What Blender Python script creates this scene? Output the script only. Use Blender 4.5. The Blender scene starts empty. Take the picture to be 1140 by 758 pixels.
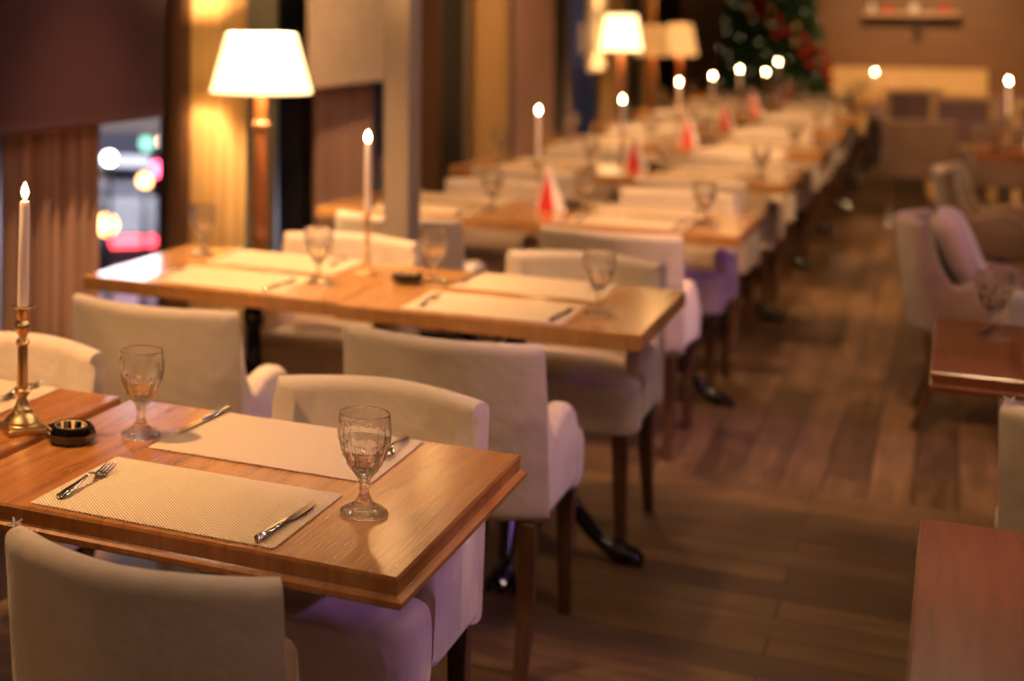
import bpy, bmesh, math, random
from mathutils import Vector, Matrix
random.seed(7)
PI=math.pi
S=bpy.context.scene; COL=S.collection

# ------------------------------------------------------------------ materials
def mat(name,col,rough=.5,metal=0,spec=.5,emit=None,es=0,trans=0,ior=1.45,coat=0,sheen=0):
    m=bpy.data.materials.new(name); m.use_nodes=True
    b=m.node_tree.nodes['Principled BSDF']
    b.inputs['Base Color'].default_value=(*col,1); b.inputs['Roughness'].default_value=rough
    b.inputs['Metallic'].default_value=metal; b.inputs['Specular IOR Level'].default_value=spec
    b.inputs['Transmission Weight'].default_value=trans; b.inputs['IOR'].default_value=ior
    b.inputs['Coat Weight'].default_value=coat; b.inputs['Sheen Weight'].default_value=sheen
    if emit: b.inputs['Emission Color'].default_value=(*emit,1); b.inputs['Emission Strength'].default_value=es
    return m
def nd(m,t,**k):
    n=m.node_tree.nodes.new(t)
    for a,v in k.items():
        if a.startswith('i_'): n.inputs[a[2:].replace('_',' ')].default_value=v
        else: setattr(n,a,v)
    return n
def lk(m,a,ao,b,bi): m.node_tree.links.new(a.outputs[ao],b.inputs[bi])
def coords(m,scale=(1,1,1),out='Object'):
    tc=nd(m,'ShaderNodeTexCoord'); mp=nd(m,'ShaderNodeMapping'); mp.inputs['Scale'].default_value=scale
    lk(m,tc,out,mp,'Vector'); return mp
def ramp(m,stops):
    r=nd(m,'ShaderNodeValToRGB'); e=r.color_ramp.elements
    while len(e)<len(stops): e.new(.5)
    for x,(p,c) in zip(e,stops): x.position=p; x.color=(*c,1)
    return r
def bump(m,src,out,strength,dist=.002):
    b=m.node_tree.nodes['Principled BSDF']; bp=nd(m,'ShaderNodeBump'); bp.inputs['Strength'].default_value=strength; bp.inputs['Distance'].default_value=dist
    lk(m,src,out,bp,'Height'); lk(m,bp,'Normal',b,'Normal'); return bp

def fabric(name,c1,c2,rough=.9):
    m=mat(name,c1,rough,spec=.2,sheen=.3); b=m.node_tree.nodes['Principled BSDF']
    mp=coords(m); n=nd(m,'ShaderNodeTexNoise',i_Scale=5.,i_Detail=5.); lk(m,mp,'Vector',n,'Vector')
    r=ramp(m,[(.35,c1),(.7,c2)]); lk(m,n,'Fac',r,'Fac'); lk(m,r,'Color',b,'Base Color')
    n2=nd(m,'ShaderNodeTexNoise',i_Scale=420.,i_Detail=2.); lk(m,mp,'Vector',n2,'Vector')
    n3=nd(m,'ShaderNodeTexNoise',i_Scale=14.,i_Detail=2.); lk(m,mp,'Vector',n3,'Vector')
    b1=bump(m,n2,'Fac',.25,.001); bp=nd(m,'ShaderNodeBump'); bp.inputs['Strength'].default_value=.5; bp.inputs['Distance'].default_value=.012
    lk(m,n3,'Fac',bp,'Height'); lk(m,bp,'Normal',b1,'Normal'); return m
M={}
M['cream']=fabric('cream_upholstery',(.50,.385,.28),(.60,.47,.35))
M['taupe']=fabric('taupe_upholstery',(.135,.08,.058),(.19,.118,.082))
M['cushion']=fabric('mauve_cushion_fabric',(.20,.13,.13),(.26,.17,.175))
M['mauve']=fabric('mauve_upholstery',(.22,.13,.14),(.29,.18,.18))

def wood(name,c1,c2,c3,scale=(60,2.5,4),rough=.3,coat=.25,bs=.25):
    m=mat(name,c1,rough,coat=coat); b=m.node_tree.nodes['Principled BSDF']; b.inputs['Coat Roughness'].default_value=.17
    mp=coords(m,scale); n=nd(m,'ShaderNodeTexNoise',i_Scale=1.,i_Detail=6.,i_Roughness=.6,i_Distortion=.6); lk(m,mp,'Vector',n,'Vector')
    r=ramp(m,[(.3,c1),(.5,c2),(.72,c3)]); lk(m,n,'Fac',r,'Fac'); lk(m,r,'Color',b,'Base Color')
    mp2=coords(m,(scale[0]*6,scale[1]*3,scale[2]*6)); n2=nd(m,'ShaderNodeTexNoise',i_Scale=1.,i_Detail=2.); lk(m,mp2,'Vector',n2,'Vector')
    bump(m,n2,'Fac',bs,.0012)
    return m
M['table']=wood('varnished_oak_top',(.24,.08,.018),(.33,.122,.028),(.40,.165,.042),(38,3,8),.25,.45,1.0)
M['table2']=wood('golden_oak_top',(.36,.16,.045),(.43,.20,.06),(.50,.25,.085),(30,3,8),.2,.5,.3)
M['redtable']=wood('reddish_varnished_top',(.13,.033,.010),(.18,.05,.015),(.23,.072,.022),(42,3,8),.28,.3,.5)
M['legwood']=wood('dark_walnut_leg',(.045,.018,.009),(.07,.03,.014),(.10,.045,.022),(40,40,4),.35,.2,.2)
M['lampwood']=wood('turned_red_wood',(.20,.06,.02),(.30,.10,.035),(.36,.13,.05),(40,40,5),.3,.3,.2)
M['backwood']=wood('back_wall_boards',(.15,.058,.02),(.19,.078,.028),(.24,.10,.038),(2,4,26),.45,.1,.4)
M['backpanel']=wood('pale_back_panel',(.62,.37,.15),(.72,.45,.20),(.80,.52,.25),(3,4,40),.5,.0,.4)
M['shelf']=wood('shelf_board',(.45,.24,.14),(.55,.31,.18),(.62,.36,.22),(4,20,20),.4,.1,.2)
M['iron']=mat('black_cast_iron',(.012,.011,.011),.22,.6,spec=.7,coat=.4)
M['brass']=mat('aged_brass',(.62,.42,.20),.3,1)
M['wax']=mat('candle_wax',(.82,.72,.66),.45); 
_b=M['wax'].node_tree.nodes['Principled BSDF']; _b.inputs['Subsurface Weight'].default_value=.25; _b.inputs['Subsurface Scale'].default_value=.02
M['wick']=mat('burnt_wick',(.02,.015,.01),.9)
M['flame']=mat('candle_flame',(0,0,0),1,emit=(1,.66,.30),es=95)
M['glass']=mat('clear_goblet_glass',(1,1,1),.0,trans=1,ior=1.55)
_m=M['glass']; _nt=_m.node_tree; _o=[n for n in _nt.nodes if n.type=='OUTPUT_MATERIAL'][0]; _p=_nt.nodes['Principled BSDF']
_tr=_nt.nodes.new('ShaderNodeBsdfTransparent'); _tr.inputs[0].default_value=(.97,.97,.97,1); _mx=_nt.nodes.new('ShaderNodeMixShader'); _mx.inputs[0].default_value=.93
_nt.links.new(_tr.outputs[0],_mx.inputs[1]); _nt.links.new(_p.outputs[0],_mx.inputs[2]); _nt.links.new(_mx.outputs[0],_o.inputs[0])
M['glassf']=mat('pressed_glass_foot',(1,1,1),.05,trans=1,ior=1.5); _m=M['glassf']; _nt=_m.node_tree; _o=[n for n in _nt.nodes if n.type=='OUTPUT_MATERIAL'][0]; _p=_nt.nodes['Principled BSDF']
_tr=_nt.nodes.new('ShaderNodeBsdfTransparent'); _mx=_nt.nodes.new('ShaderNodeMixShader'); _mx.inputs[0].default_value=.7
_nt.links.new(_tr.outputs[0],_mx.inputs[1]); _nt.links.new(_p.outputs[0],_mx.inputs[2]); _nt.links.new(_mx.outputs[0],_o.inputs[0])
M['steel']=mat('polished_steel',(.72,.68,.64),.14,1)
M['ashblack']=mat('black_glass_ashtray',(.006,.005,.005),.05,spec=.7,coat=.5)
M['ashgold']=mat('gold_lined_bowl',(1,.72,.36),.5,.6)
M['red']=mat('red_napkin',(.68,.035,.02),.8)
M['white']=mat('white_napkin',(.78,.70,.66),.8)
M['shade']=mat('cream_lampshade',(.85,.75,.55),.8,emit=(1,.68,.30),es=2.6)
M['shade2']=mat('amber_lampshade',(.7,.5,.3),.8,emit=(1,.46,.13),es=.85)
M['shade3']=mat('dim_amber_lampshade',(.6,.4,.2),.8,emit=(1,.42,.10),es=.42)
M['blind']=mat('dark_plum_blind',(.045,.020,.026),.9,spec=.1)
M['blind2']=fabric('beige_blind_cloth',(.42,.30,.19),(.5,.37,.24))
M['darkframe']=mat('black_window_frame',(.012,.012,.015),.35)
M['bluframe']=mat('grey_window_frame',(.10,.12,.15),.4)
M['pier']=mat('green_grey_pier',(.14,.135,.085),.6)
M['blackpier']=mat('black_pier',(.012,.010,.009),.6)
M['paint']=mat('dark_brown_paint',(.06,.035,.025),.7)
M['ceil']=mat('dark_ceiling',(.09,.06,.045),.8)
M['post']=mat('painted_post',(.30,.235,.18),.6)
M['lens']=mat('spot_lens',(0,0,0),1,emit=(1,.70,.42),es=180)
M['vlens']=mat('violet_spot_lens',(0,0,0),1,emit=(.5,.25,1),es=150)
M['can']=mat('black_spot_housing',(.015,.015,.015),.4)
M['red_b']=mat('red_bauble',(.30,.01,.01),.25,.3)
M['gold_b']=mat('pale_gold_bauble',(.28,.2,.11),.3,.6)
M['needle']=mat('pine_needles',(.025,.06,.022),.7)
M['bark']=mat('pine_bark',(.06,.035,.02),.9)
M['snow']=mat('street_snow',(.6,.6,.66),.8)
M['street']=mat('wet_street',(.30,.28,.33),.35)
M['carw']=mat('white_car_paint',(.75,.75,.78),.25)
M['card']=mat('dark_car_paint',(.07,.07,.09),.2)
M['carbox']=mat('beige_truck_box',(.55,.45,.38),.6)
M['tyre']=mat('tyre',(.01,.01,.01),.8)
M['carglass']=mat('car_glass',(.02,.02,.03),.05)
M['headl']=mat('headlamp',(0,0,0),1,emit=(1,.95,.85),es=14)
M['taill']=mat('tail_lamp',(0,0,0),1,emit=(1,.05,.07),es=9)
M['amberl']=mat('amber_lamp',(0,0,0),1,emit=(1,.35,.08),es=30)
M['sign']=mat('cyan_sign',(0,0,0),1,emit=(.35,.95,.8),es=2.4)
M['signg']=mat('green_sign',(0,0,0),1,emit=(.35,1,.08),es=3)
M['signb']=mat('violet_sign',(0,0,0),1,emit=(.35,.35,.9),es=.9)
M['bld']=mat('street_facade',(.20,.16,.17),.8)

def curtain_mat(name,c1,c2,alpha=0):
    m=mat(name,c1,.85,spec=.2,sheen=.2); b=m.node_tree.nodes['Principled BSDF']
    mp=coords(m,(60,60,.6)); n=nd(m,'ShaderNodeTexNoise',i_Scale=1.,i_Detail=2.); lk(m,mp,'Vector',n,'Vector')  # vertical colour streaks stand in for light and shade on the folds
    r=ramp(m,[(.3,c1),(.7,c2)]); lk(m,n,'Fac',r,'Fac'); lk(m,r,'Color',b,'Base Color'); return m
M['cgold']=curtain_mat('gold_curtain',(.30,.16,.05),(.52,.33,.14))
M['cbrown']=curtain_mat('brown_curtain',(.26,.14,.095),(.44,.26,.185))
M['cdark']=curtain_mat('dark_curtain',(.10,.045,.02),(.15,.07,.03))

# placemat weave
m=mat('woven_placemat',(.5,.4,.3),.7,spec=.3); b=m.node_tree.nodes['Principled BSDF']; M['mat']=m
mp=coords(m,(1,1,1)); w=nd(m,'ShaderNodeTexWave',wave_type='BANDS',bands_direction='DIAGONAL',i_Scale=88.,i_Distortion=0.); lk(m,mp,'Vector',w,'Vector')
w2=nd(m,'ShaderNodeTexWave',wave_type='BANDS',bands_direction='Y',i_Scale=100.,i_Distortion=0.); lk(m,mp,'Vector',w2,'Vector')
r=ramp(m,[(.15,(.33,.23,.14)),(.6,(.68,.51,.33))]); lk(m,w,'Fac',r,'Fac'); lk(m,r,'Color',b,'Base Color')
bump(m,w,'Fac',.6,.0015)

# floor planks
def planks(name,rot):
    m=mat(name,(.1,.05,.02),.42,spec=.45); b=m.node_tree.nodes['Principled BSDF']
    tc=nd(m,'ShaderNodeTexCoord'); mp=nd(m,'ShaderNodeMapping'); mp.inputs['Rotation'].default_value=(0,0,rot); lk(m,tc,'Object',mp,'Vector')
    br=nd(m,'ShaderNodeTexBrick'); br.offset=.37; br.inputs['Scale'].default_value=1; br.inputs['Brick Width'].default_value=1.15; br.inputs['Row Height'].default_value=.135
    br.inputs['Mortar Size'].default_value=.004; br.inputs['Mortar Smooth'].default_value=.3; br.inputs['Bias'].default_value=-.1
    br.inputs['Color1'].default_value=(.16,.092,.042,1); br.inputs['Color2'].default_value=(.066,.037,.018,1); br.inputs['Mortar'].default_value=(.035,.016,.008,1)
    lk(m,mp,'Vector',br,'Vector')
    mp2=nd(m,'ShaderNodeMapping'); mp2.inputs['Scale'].default_value=(2.2,26,1); lk(m,mp,'Vector',mp2,'Vector')
    n=nd(m,'ShaderNodeTexNoise',i_Scale=1.,i_Detail=7.,i_Distortion=.5,i_Roughness=.65); lk(m,mp2,'Vector',n,'Vector')
    r=ramp(m,[(.28,(.38,.34,.32)),(.7,(1.25,1.2,1.15))]); lk(m,n,'Fac',r,'Fac')
    n3=nd(m,'ShaderNodeTexNoise',i_Scale=3.,i_Detail=4.); lk(m,mp,'Vector',n3,'Vector')
    r3=ramp(m,[(.3,(.7,.7,.7)),(.7,(1.1,1.1,1.1))]); lk(m,n3,'Fac',r3,'Fac')
    mx=nd(m,'ShaderNodeMix',data_type='RGBA',blend_type='MULTIPLY'); mx.inputs[0].default_value=1
    lk(m,br,'Color',mx,6); lk(m,r,'Color',mx,7)
    mx2=nd(m,'ShaderNodeMix',data_type='RGBA',blend_type='MULTIPLY'); mx2.inputs[0].default_value=1
    lk(m,mx,2,mx2,6); lk(m,r3,'Color',mx2,7); lk(m,mx2,2,b,'Base Color')
    rr=nd(m,'ShaderNodeMapRange'); rr.inputs[3].default_value=.34; rr.inputs[4].default_value=.6; lk(m,n,'Fac',rr,'Value'); lk(m,rr,'Result',b,'Roughness')
    bump(m,br,'Fac',-.5,.002); return m
M['floorx']=planks('oak_boards_across',0); M['floory']=planks('oak_boards_along',PI/2)

for _k,_st in (('glass',.10),('glassf',.35)):
    _m=M[_k]; _mp=coords(_m,(1,1,1)); _v=nd(_m,'ShaderNodeTexVoronoi',i_Scale=150.); lk(_m,_mp,'Vector',_v,'Vector'); bump(_m,_v,'Distance',_st,.0016)
# window glass: thin pane
m=bpy.data.materials.new('window_glass'); m.use_nodes=True; nt=m.node_tree; nt.nodes.clear()
o=nt.nodes.new('ShaderNodeOutputMaterial'); mx=nt.nodes.new('ShaderNodeMixShader'); tr=nt.nodes.new('ShaderNodeBsdfTransparent'); gl=nt.nodes.new('ShaderNodeBsdfGlossy'); gl.inputs['Roughness'].default_value=.02
lw=nt.nodes.new('ShaderNodeLayerWeight'); lw.inputs['Blend'].default_value=.5; pw=nt.nodes.new('ShaderNodeMath'); pw.operation='POWER'; pw.inputs[1].default_value=4; nt.links.new(lw.outputs['Facing'],pw.inputs[0])
ml=nt.nodes.new('ShaderNodeMath'); ml.operation='MULTIPLY_ADD'; ml.inputs[1].default_value=.45; ml.inputs[2].default_value=.03; nt.links.new(pw.outputs[0],ml.inputs[0]); nt.links.new(ml.outputs[0],mx.inputs[0]); nt.links.new(tr.outputs[0],mx.inputs[1]); nt.links.new(gl.outputs[0],mx.inputs[2]); nt.links.new(mx.outputs[0],o.inputs[0]); M['pane']=m

# ------------------------------------------------------------------ mesh helpers
def loft(bm,secs,cap=True,closed=False,mi=0):
    """secs: list of loops (lists of 3-vectors, equal length)"""
    R=[[bm.verts.new(p) for p in s] for s in secs]; n=len(R[0]); F=[]
    rng=range(len(R)) if closed else range(len(R)-1)
    for i in rng:
        a,b=R[i],R[(i+1)%len(R)]
        for j in range(n):
            F.append(bm.faces.new((a[j],a[(j+1)%n],b[(j+1)%n],b[j])))
    if cap and not closed:
        F.append(bm.faces.new(R[0][::-1])); F.append(bm.faces.new(R[-1]))
    for f in F: f.material_index=mi; f.smooth=True
    return R
def box(bm,x0,y0,z0,x1,y1,z1,mi=0):
    v=[bm.verts.new((x,y,z)) for z in (z0,z1) for (x,y) in ((x0,y0),(x1,y0),(x1,y1),(x0,y1))]
    for q in ((3,2,1,0),(4,5,6,7),(0,1,5,4),(1,2,6,5),(2,3,7,6),(3,0,4,7)):
        f=bm.faces.new([v[i] for i in q]); f.material_index=mi
def ring(cx,cy,z,r,n=24,ph=0,mod=None):
    return [(cx+(r*(mod(2*PI*k/n) if mod else 1))*math.cos(2*PI*k/n+ph),cy+(r*(mod(2*PI*k/n) if mod else 1))*math.sin(2*PI*k/n+ph),z) for k in range(n)]
def lathe(bm,prof,n=24,cx=0,cy=0,cap=True,mod=None,mi=0,ph=0):
    loft(bm,[ring(cx,cy,z,max(r,1e-4),n,ph,(lambda a,zz=z:mod(a,zz)) if mod else None) for r,z in prof],cap,mi=mi)
def tube(bm,path,rad,n=10,mi=0):
    P=[Vector(p) for p in path]; secs=[]
    for i,p in enumerate(P):
        t=(P[min(i+1,len(P)-1)]-P[max(i-1,0)]).normalized()
        up=Vector((0,0,1)) if abs(t.z)<.95 else Vector((1,0,0))
        a=t.cross(up).normalized(); b=a.cross(t).normalized(); r=rad[i] if isinstance(rad,(list,tuple)) else rad
        ra,rb=(r if isinstance(r,tuple) else (r,r))
        secs.append([p+a*math.cos(2*PI*k/n)*ra+b*math.sin(2*PI*k/n)*rb for k in range(n)])
    loft(bm,secs,mi=mi)
def obj(name,bm,mats,parent=None,bevel=0,seg=2,sub=0,flat=False,loc=None,rot=None,ang=40):
    bmesh.ops.recalc_face_normals(bm,faces=bm.faces)
    me=bpy.data.meshes.new(name); bm.to_mesh(me); bm.free()
    for mm in (mats if isinstance(mats,(list,tuple)) else [mats]): me.materials.append(M[mm] if isinstance(mm,str) else mm)
    me.polygons.foreach_set('use_smooth',[not flat]*len(me.polygons))
    if not flat: me.set_sharp_from_angle(angle=math.radians(ang))
    o=bpy.data.objects.new(name,me); COL.objects.link(o)
    if parent: o.parent=parent
    if loc: o.location=loc
    if rot is not None: o.rotation_euler=(0,0,rot)
    if bevel:
        b=o.modifiers.new('Bevel','BEVEL'); b.width=bevel; b.segments=seg; b.limit_method='ANGLE'; b.angle_limit=math.radians(35); b.harden_normals=False
    if sub:
        s=o.modifiers.new('Sub','SUBSURF'); s.levels=sub; s.render_levels=sub
    return o
def NB(): return bmesh.new()
def tag(o,label,cat,group=None,kind=None):
    if label: o['label']=label
    if cat: o['category']=cat
    if group: o['group']=group
    if kind: o['kind']=kind
    return o
def thing(name,loc=(0,0,0),rot=0):
    o=bpy.data.objects.new(name,None); o.empty_display_size=.1; COL.objects.link(o); o.location=loc; o.rotation_euler=(0,0,rot); return o
KIDS={}
def kids(o): return [c for c in ALLOBJ() if c.parent is o]
def ALLOBJ(): return list(COL.objects)
def dup(root,loc=None,rot=None,scale=None):
    r=root.copy(); COL.objects.link(r)
    if loc is not None: r.location=loc
    if rot is not None: r.rotation_euler=(0,0,rot)
    if scale is not None: r.scale=(scale,)*3 if not isinstance(scale,tuple) else scale
    for k in ('label','category','group'):
        if k in r: del r[k]
    def rec(src,dst):
        for ch in kids(src):
            c=ch.copy(); COL.objects.link(c); c.parent=dst; rec(ch,c)
    rec(root,r); return r
def struct(name,bm,m,**k):
    o=obj(name,bm,m,**k); o['kind']='structure'; return o
class Proto:
    """first use moves the original, later uses copy it"""
    def __init__(s,make): s.make=make; s.first=None
    def put(s,loc,rot=0,scale=None):
        if s.first is None:
            s.first=s.make(); o=s.first; o.location=loc; o.rotation_euler=(0,0,rot)
            if scale: o.scale=(scale,)*3 if not isinstance(scale,tuple) else scale
            return o
        return dup(s.first,loc,rot,scale if scale else 1.0)

# ------------------------------------------------------------------ the shell
bm=NB(); box(bm,-3.1,-2.5,-.1,5.2,5.52,0); struct('floor',bm,'floorx')
bm=NB(); box(bm,-3.1,5.52,-.1,5.2,18.6,0); struct('floor.001',bm,'floory')
bm=NB(); box(bm,-3.1,-2.5,2.95,5.2,18.6,3.05); struct('ceiling',bm,'ceil')
M['cplaster']=mat('warm_plaster',(.55,.42,.30),.8)
bm=NB(); box(bm,-3.1,-2.6,0,5.2,-2.5,2.95); struct('wall_rear',bm,'cplaster')
M['rplaster']=mat('right_wall_plaster',(.16,.11,.075),.8)
bm=NB(); box(bm,5.2,-2.5,0,5.3,18.6,2.95); struct('wall_right',bm,'rplaster')
bm=NB(); box(bm,-3.1,18.5,0,5.2,18.7,2.95); struct('wall_back',bm,'backwood')
# pale panel across the lower back wall and a ledge on top
bm=NB(); box(bm,-1.75,18.44,0,.25,18.5,1.0); struct('trim_1',bm,'backpanel')
# window wall: piers, black posts, panes
XF=-2.9
def pier(name,y0,y1,m,x1=XF,x0=-3.12,z1=2.95):
    bm=NB(); box(bm,x0,y0,0,x1,y1,z1); return struct(name,bm,m)
bm=NB(); box(bm,-3.12,-2.5,0,XF,3.3,2.95); struct('wall_left',bm,'paint')
pier('trim_2',4.18,4.33,'bluframe'); pier('trim_3',5.80,5.86,'darkframe',x1=-2.96,x0=-3.05)
pier('wall_left.001',6.23,6.72,'pier')
pier('trim_4',6.97,7.2,'darkframe',x1=-2.90,x0=-3.0); pier('trim_5',8.22,8.6,'bluframe')
pier('wall_left.002',9.16,9.76,'blackpier',x1=-2.88)
pier('trim_6',9.76,10.0,'post',x1=-2.9)
pier('trim_7',11.05,11.2,'bluframe')
pier('wall_left.003',12.2,12.72,'blackpier'); pier('trim_8',12.74,12.95,'post')
pier('wall_left.004',14.95,15.6,'pier'); pier('wall_left.005',16.4,18.5,'blackpier')
WIN=[(3.3,4.18),(4.33,5.80),(5.86,6.23),(6.72,6.97),(7.2,8.22),(8.6,9.16),(10.0,11.05),(11.2,12.2),(12.95,14.95),(15.6,16.4)]
for i,(a,b) in enumerate(WIN):
    bm=NB(); box(bm,-3.03,a,.12,-3.02,b,2.75); w=struct('window_%d'%(i+1),bm,'pane')
    bm=NB(); box(bm,-3.08,a,0,-2.96,b,.12); box(bm,-3.08,a,2.75,-2.96,b,2.95); f=obj('window_frame',bm,'darkframe',w)

# ------------------------------------------------------------------ curtains and blinds
def curtain(y0,y1,x,m,label,cat='curtain',folds=9,z0=.02,z1=2.85,amp=.05,group=None,taper=0):
    bm=NB(); n=max(24,folds*8); A=[];B=[]
    rnd=[random.uniform(.7,1.25) for _ in range(folds+2)]
    for k in range(n+1):
        t=k/n; a=amp*rnd[int(t*folds)]*math.sin(2*PI*t*folds)
        A.append((x+a,y0+(y1-y0)*t)); B.append((x+a-.006,y0+(y1-y0)*t))
    loop=A+B[::-1]; yc=(y0+y1)/2; secs=[]
    for j in range(7):
        z=z0+(z1-z0)*j/6; s=1-taper*(1-j/6)*.5
        secs.append([(px,yc+(py-yc)*s,z) for px,py in loop])
    loft(bm,secs); o=obj('curtain',bm,m,ang=60); tag(o,label,cat,group); return o
G='curtains along the window wall'
curtain(4.25,4.90,-2.83,'cbrown','brown curtain behind the nearest candle, left of the street view',folds=7,group=G)
curtain(5.47,5.61,-2.83,'cdark','narrow dark brown curtain edge just right of the street view',folds=3,group=G)
curtain(5.62,6.10,-2.82,'cgold','gold curtain lit by the nearest floor lamp, behind its shade',folds=7,group=G)
curtain(7.05,7.80,-2.83,'cbrown','brown curtain left of the beige post, behind the second candle',folds=8,group=G)
curtain(8.60,9.02,-2.83,'cdark','dark brown curtain showing just right of the beige post',folds=5,group=G)
curtain(9.86,10.52,-2.83,'cgold','gold brown curtain between the black pier and the third candle',folds=8,group=G)
curtain(10.86,11.90,-2.83,'cbrown','pinkish brown curtain directly behind the third candle',folds=9,group=G)
curtain(13.78,14.5,-2.82,'cgold','gold curtain behind the second floor lamp',folds=7,group=G)
curtain(15.75,16.35,-2.82,'cgold','gold curtain farthest down the wall, between the far floor lamps',folds=6,group=G)
def blind(y0,y1,z0,m,label,x=-2.70):
    t=thing('window_blind',(x,(y0+y1)/2,z0)); h=2.9-z0; w=(y1-y0)/2
    bm=NB(); box(bm,-.012,-w,.0,.012,w,h); obj('blind_cloth',bm,m,t,bevel=.004)
    bm=NB(); box(bm,-.016,-w,0,.016,w,.03); obj('hem',bm,m,t,bevel=.005)
    bm=NB(); box(bm,-.03,-w,h-.05,.03,w,h+.04); obj('headrail',bm,'darkframe',t)
    tag(t,label,'blind','window blinds along the left wall')
blind(3.25,5.14,1.185,'blind','flat dark plum blind hanging over the window nearest the camera')
blind(6.62,8.25,1.225,'blind2','beige blind with glowing hem hanging right of the nearest floor lamp')
blind(12.6,13.35,1.10,'blind2','small beige blind hanging just left of the second floor lamp')

# slender post between second and third row
bm=NB(); box(bm,-1.855,5.28,0,-1.76,5.42,2.95); o=obj('square_post',bm,'post',bevel=.004); tag(o,'slim square beige post rising between the second and third table rows','post')

# ------------------------------------------------------------------ chair
def rrect(w,h,r,k=4):
    """rounded rectangle loop centred at 0 (x=w,z=h)"""
    P=[]
    for cx,cy,a0 in ((w/2-r,h/2-r,0),(-w/2+r,h/2-r,PI/2),(-w/2+r,-h/2+r,PI),(w/2-r,-h/2+r,1.5*PI)):
        for i in range(k+1):
            a=a0+PI/2*i/k; P.append((cx+r*math.cos(a),cy+r*math.sin(a)))
    return P
def make_chair(fab='cream',name='dining_armchair'):
    t=thing(name)
    # backrest: convex to the rear, raked
    bm=NB(); secs=[]; N=18
    for i in range(N+1):
        u=-1+2*i/N; x=.245*u; y=-.285+.085*abs(u)**1.8
        e=1-max(0,abs(u)-.94)/.06*.25
        top=.80+.004*math.cos(u*PI/2); bot=.365; h=top-bot; L=[]
        tilt=math.atan2(.085*1.8*abs(u)**.8*(1 if u>0 else -1),.245)
        for (a,b) in rrect(.062*e,h,.026*e,4):
            zz=bot+h/2+b; rake=-.05*max(0,(zz-bot)/h)**1.3+.03
            L.append((x-a*math.sin(tilt),y+a*math.cos(tilt)+rake,zz))
        secs.append(L)
    loft(bm,secs); obj('backrest',bm,fab,t,ang=50)
    # arms: side panels that sweep down from the back and round off at the front
    for s in (-1,1):
        bm=NB(); secs=[]; K=16
        for i in range(K+1):
            v=i/K; y=-.20+.325*v
            top=.560+.22*(1-min(1,v/.36))**2.8+.040*math.sin(min(1,max(0,(v-.25)/.9))*PI)
            if v>.84: q=(v-.84)/.16; top-=.045*(1-math.sqrt(max(0,1-q*q)))
            bot=.365+.02*max(0,(v-.8)/.2)**2; h=top-bot; L=[]
            wd=.058
            for (a,b) in rrect(wd,h,.022,4):
                zz=bot+h/2+b; out=.010*math.sin(PI*min(1,max(0,(zz-.365)/.25)))
                L.append((s*(.218+out)+a,y,zz))
            secs.append(L)
        loft(bm,secs); obj('armrest',bm,fab,t,ang=50)
    # seat with front lip that runs the full width
    bm=NB(); out=[(-.19,-.2),(0,-.2),(.19,-.2),(.19,.10),(.205,.115),(.246,.118),(.252,.13),(.254,.19),(.247,.235),(.20,.262),(0,.272),(-.20,.262),(-.247,.235),(-.254,.19),(-.252,.13),(-.246,.118),(-.205,.115),(-.19,.10)]
    secs=[]
    for z,s in ((.352,.95),(.36,.985),(.375,1),(.455,1.01),(.485,1.0),(.500,.975),(.509,.92)):
        secs.append([(x*s,-.0+(y-.03)*s+.03,z) for x,y in out])
    # crowned top
    for s,z in ((.7,.517),(.4,.521),(.05,.523)): secs.append([(x*s,(y-.03)*s+.03,z) for x,y in out])
    loft(bm,secs); obj('seat',bm,fab,t,ang=60,sub=1)
    for s in (-1,1):
        bm=NB(); a,b=.023,.015
        secs=[]
        for z in (.36,.18,0):
            w=b+(a-b)*z/.36; x=s*(.205); secs.append([(x-w,.215-w,z),(x+w,.215-w,z),(x+w,.215+w,z),(x-w,.215+w,z)])
        loft(bm,secs); obj('leg',bm,'legwood',t,ang=30,bevel=.003)
        bm=NB(); secs=[]
        for i in range(8):
            q=i/7; z=.365*(1-q); w=.023-.008*q; x=s*.205; y=-.20-.055*q**2.2+.012*math.sin(q*PI)
            secs.append([(x-w,y-w,z),(x+w,y-w,z),(x+w,y+w,z),(x-w,y+w,z)])
        loft(bm,secs); obj('leg',bm,'legwood',t,ang=30,bevel=.003)
    return t
chair=Proto(make_chair); chair_r=Proto(lambda:make_chair('taupe'))

# ------------------------------------------------------------------ tables
def pedestal(t,rot=.17):
    bm=NB(); lathe(bm,[(.05,.10),(.055,.13),(.045,.16),(.05,.19),(.034,.21),(.026,.26),(.028,.33),(.024,.36),(.026,.42),(.033,.45),(.024,.47),(.024,.56),(.036,.59),(.036,.615),(.026,.63),(.03,.66),(.055,.69),(.10,.70),(.10,.706)],20); obj('column',bm,'iron',t)
    bm=NB(); box(bm,-.22,-.2,.695,.22,.2,.7045); obj('mounting_plate',bm,'iron',t)
    for k in range(4):
        a=rot+PI/2*k; c,s=math.cos(a),math.sin(a); bm=NB()
        P=[(.03,.15),(.07,.175),(.11,.185),(.15,.165),(.19,.125),(.225,.08),(.255,.05),(.285,.036),(.31,.03),(.335,.02)]
        R=[.030,.030,.026,.030,.024,.022,.020,.030,.034,.018]
        tube(bm,[(c*r,s*r,z) for r,z in P],R,12)
        for d in (-.35,0,.35):   # claw toes
            tube(bm,[(c*.30-s*d*.05,s*.30+c*d*.05,.035),(math.cos(a+d*.25)*.345,math.sin(a+d*.25)*.345,.026),(math.cos(a+d*.3)*.365,math.sin(a+d*.3)*.365,.008)],[.014,.013,.008],8)
        obj('foot',bm,'iron',t)
LX=.855; LY=.725
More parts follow.
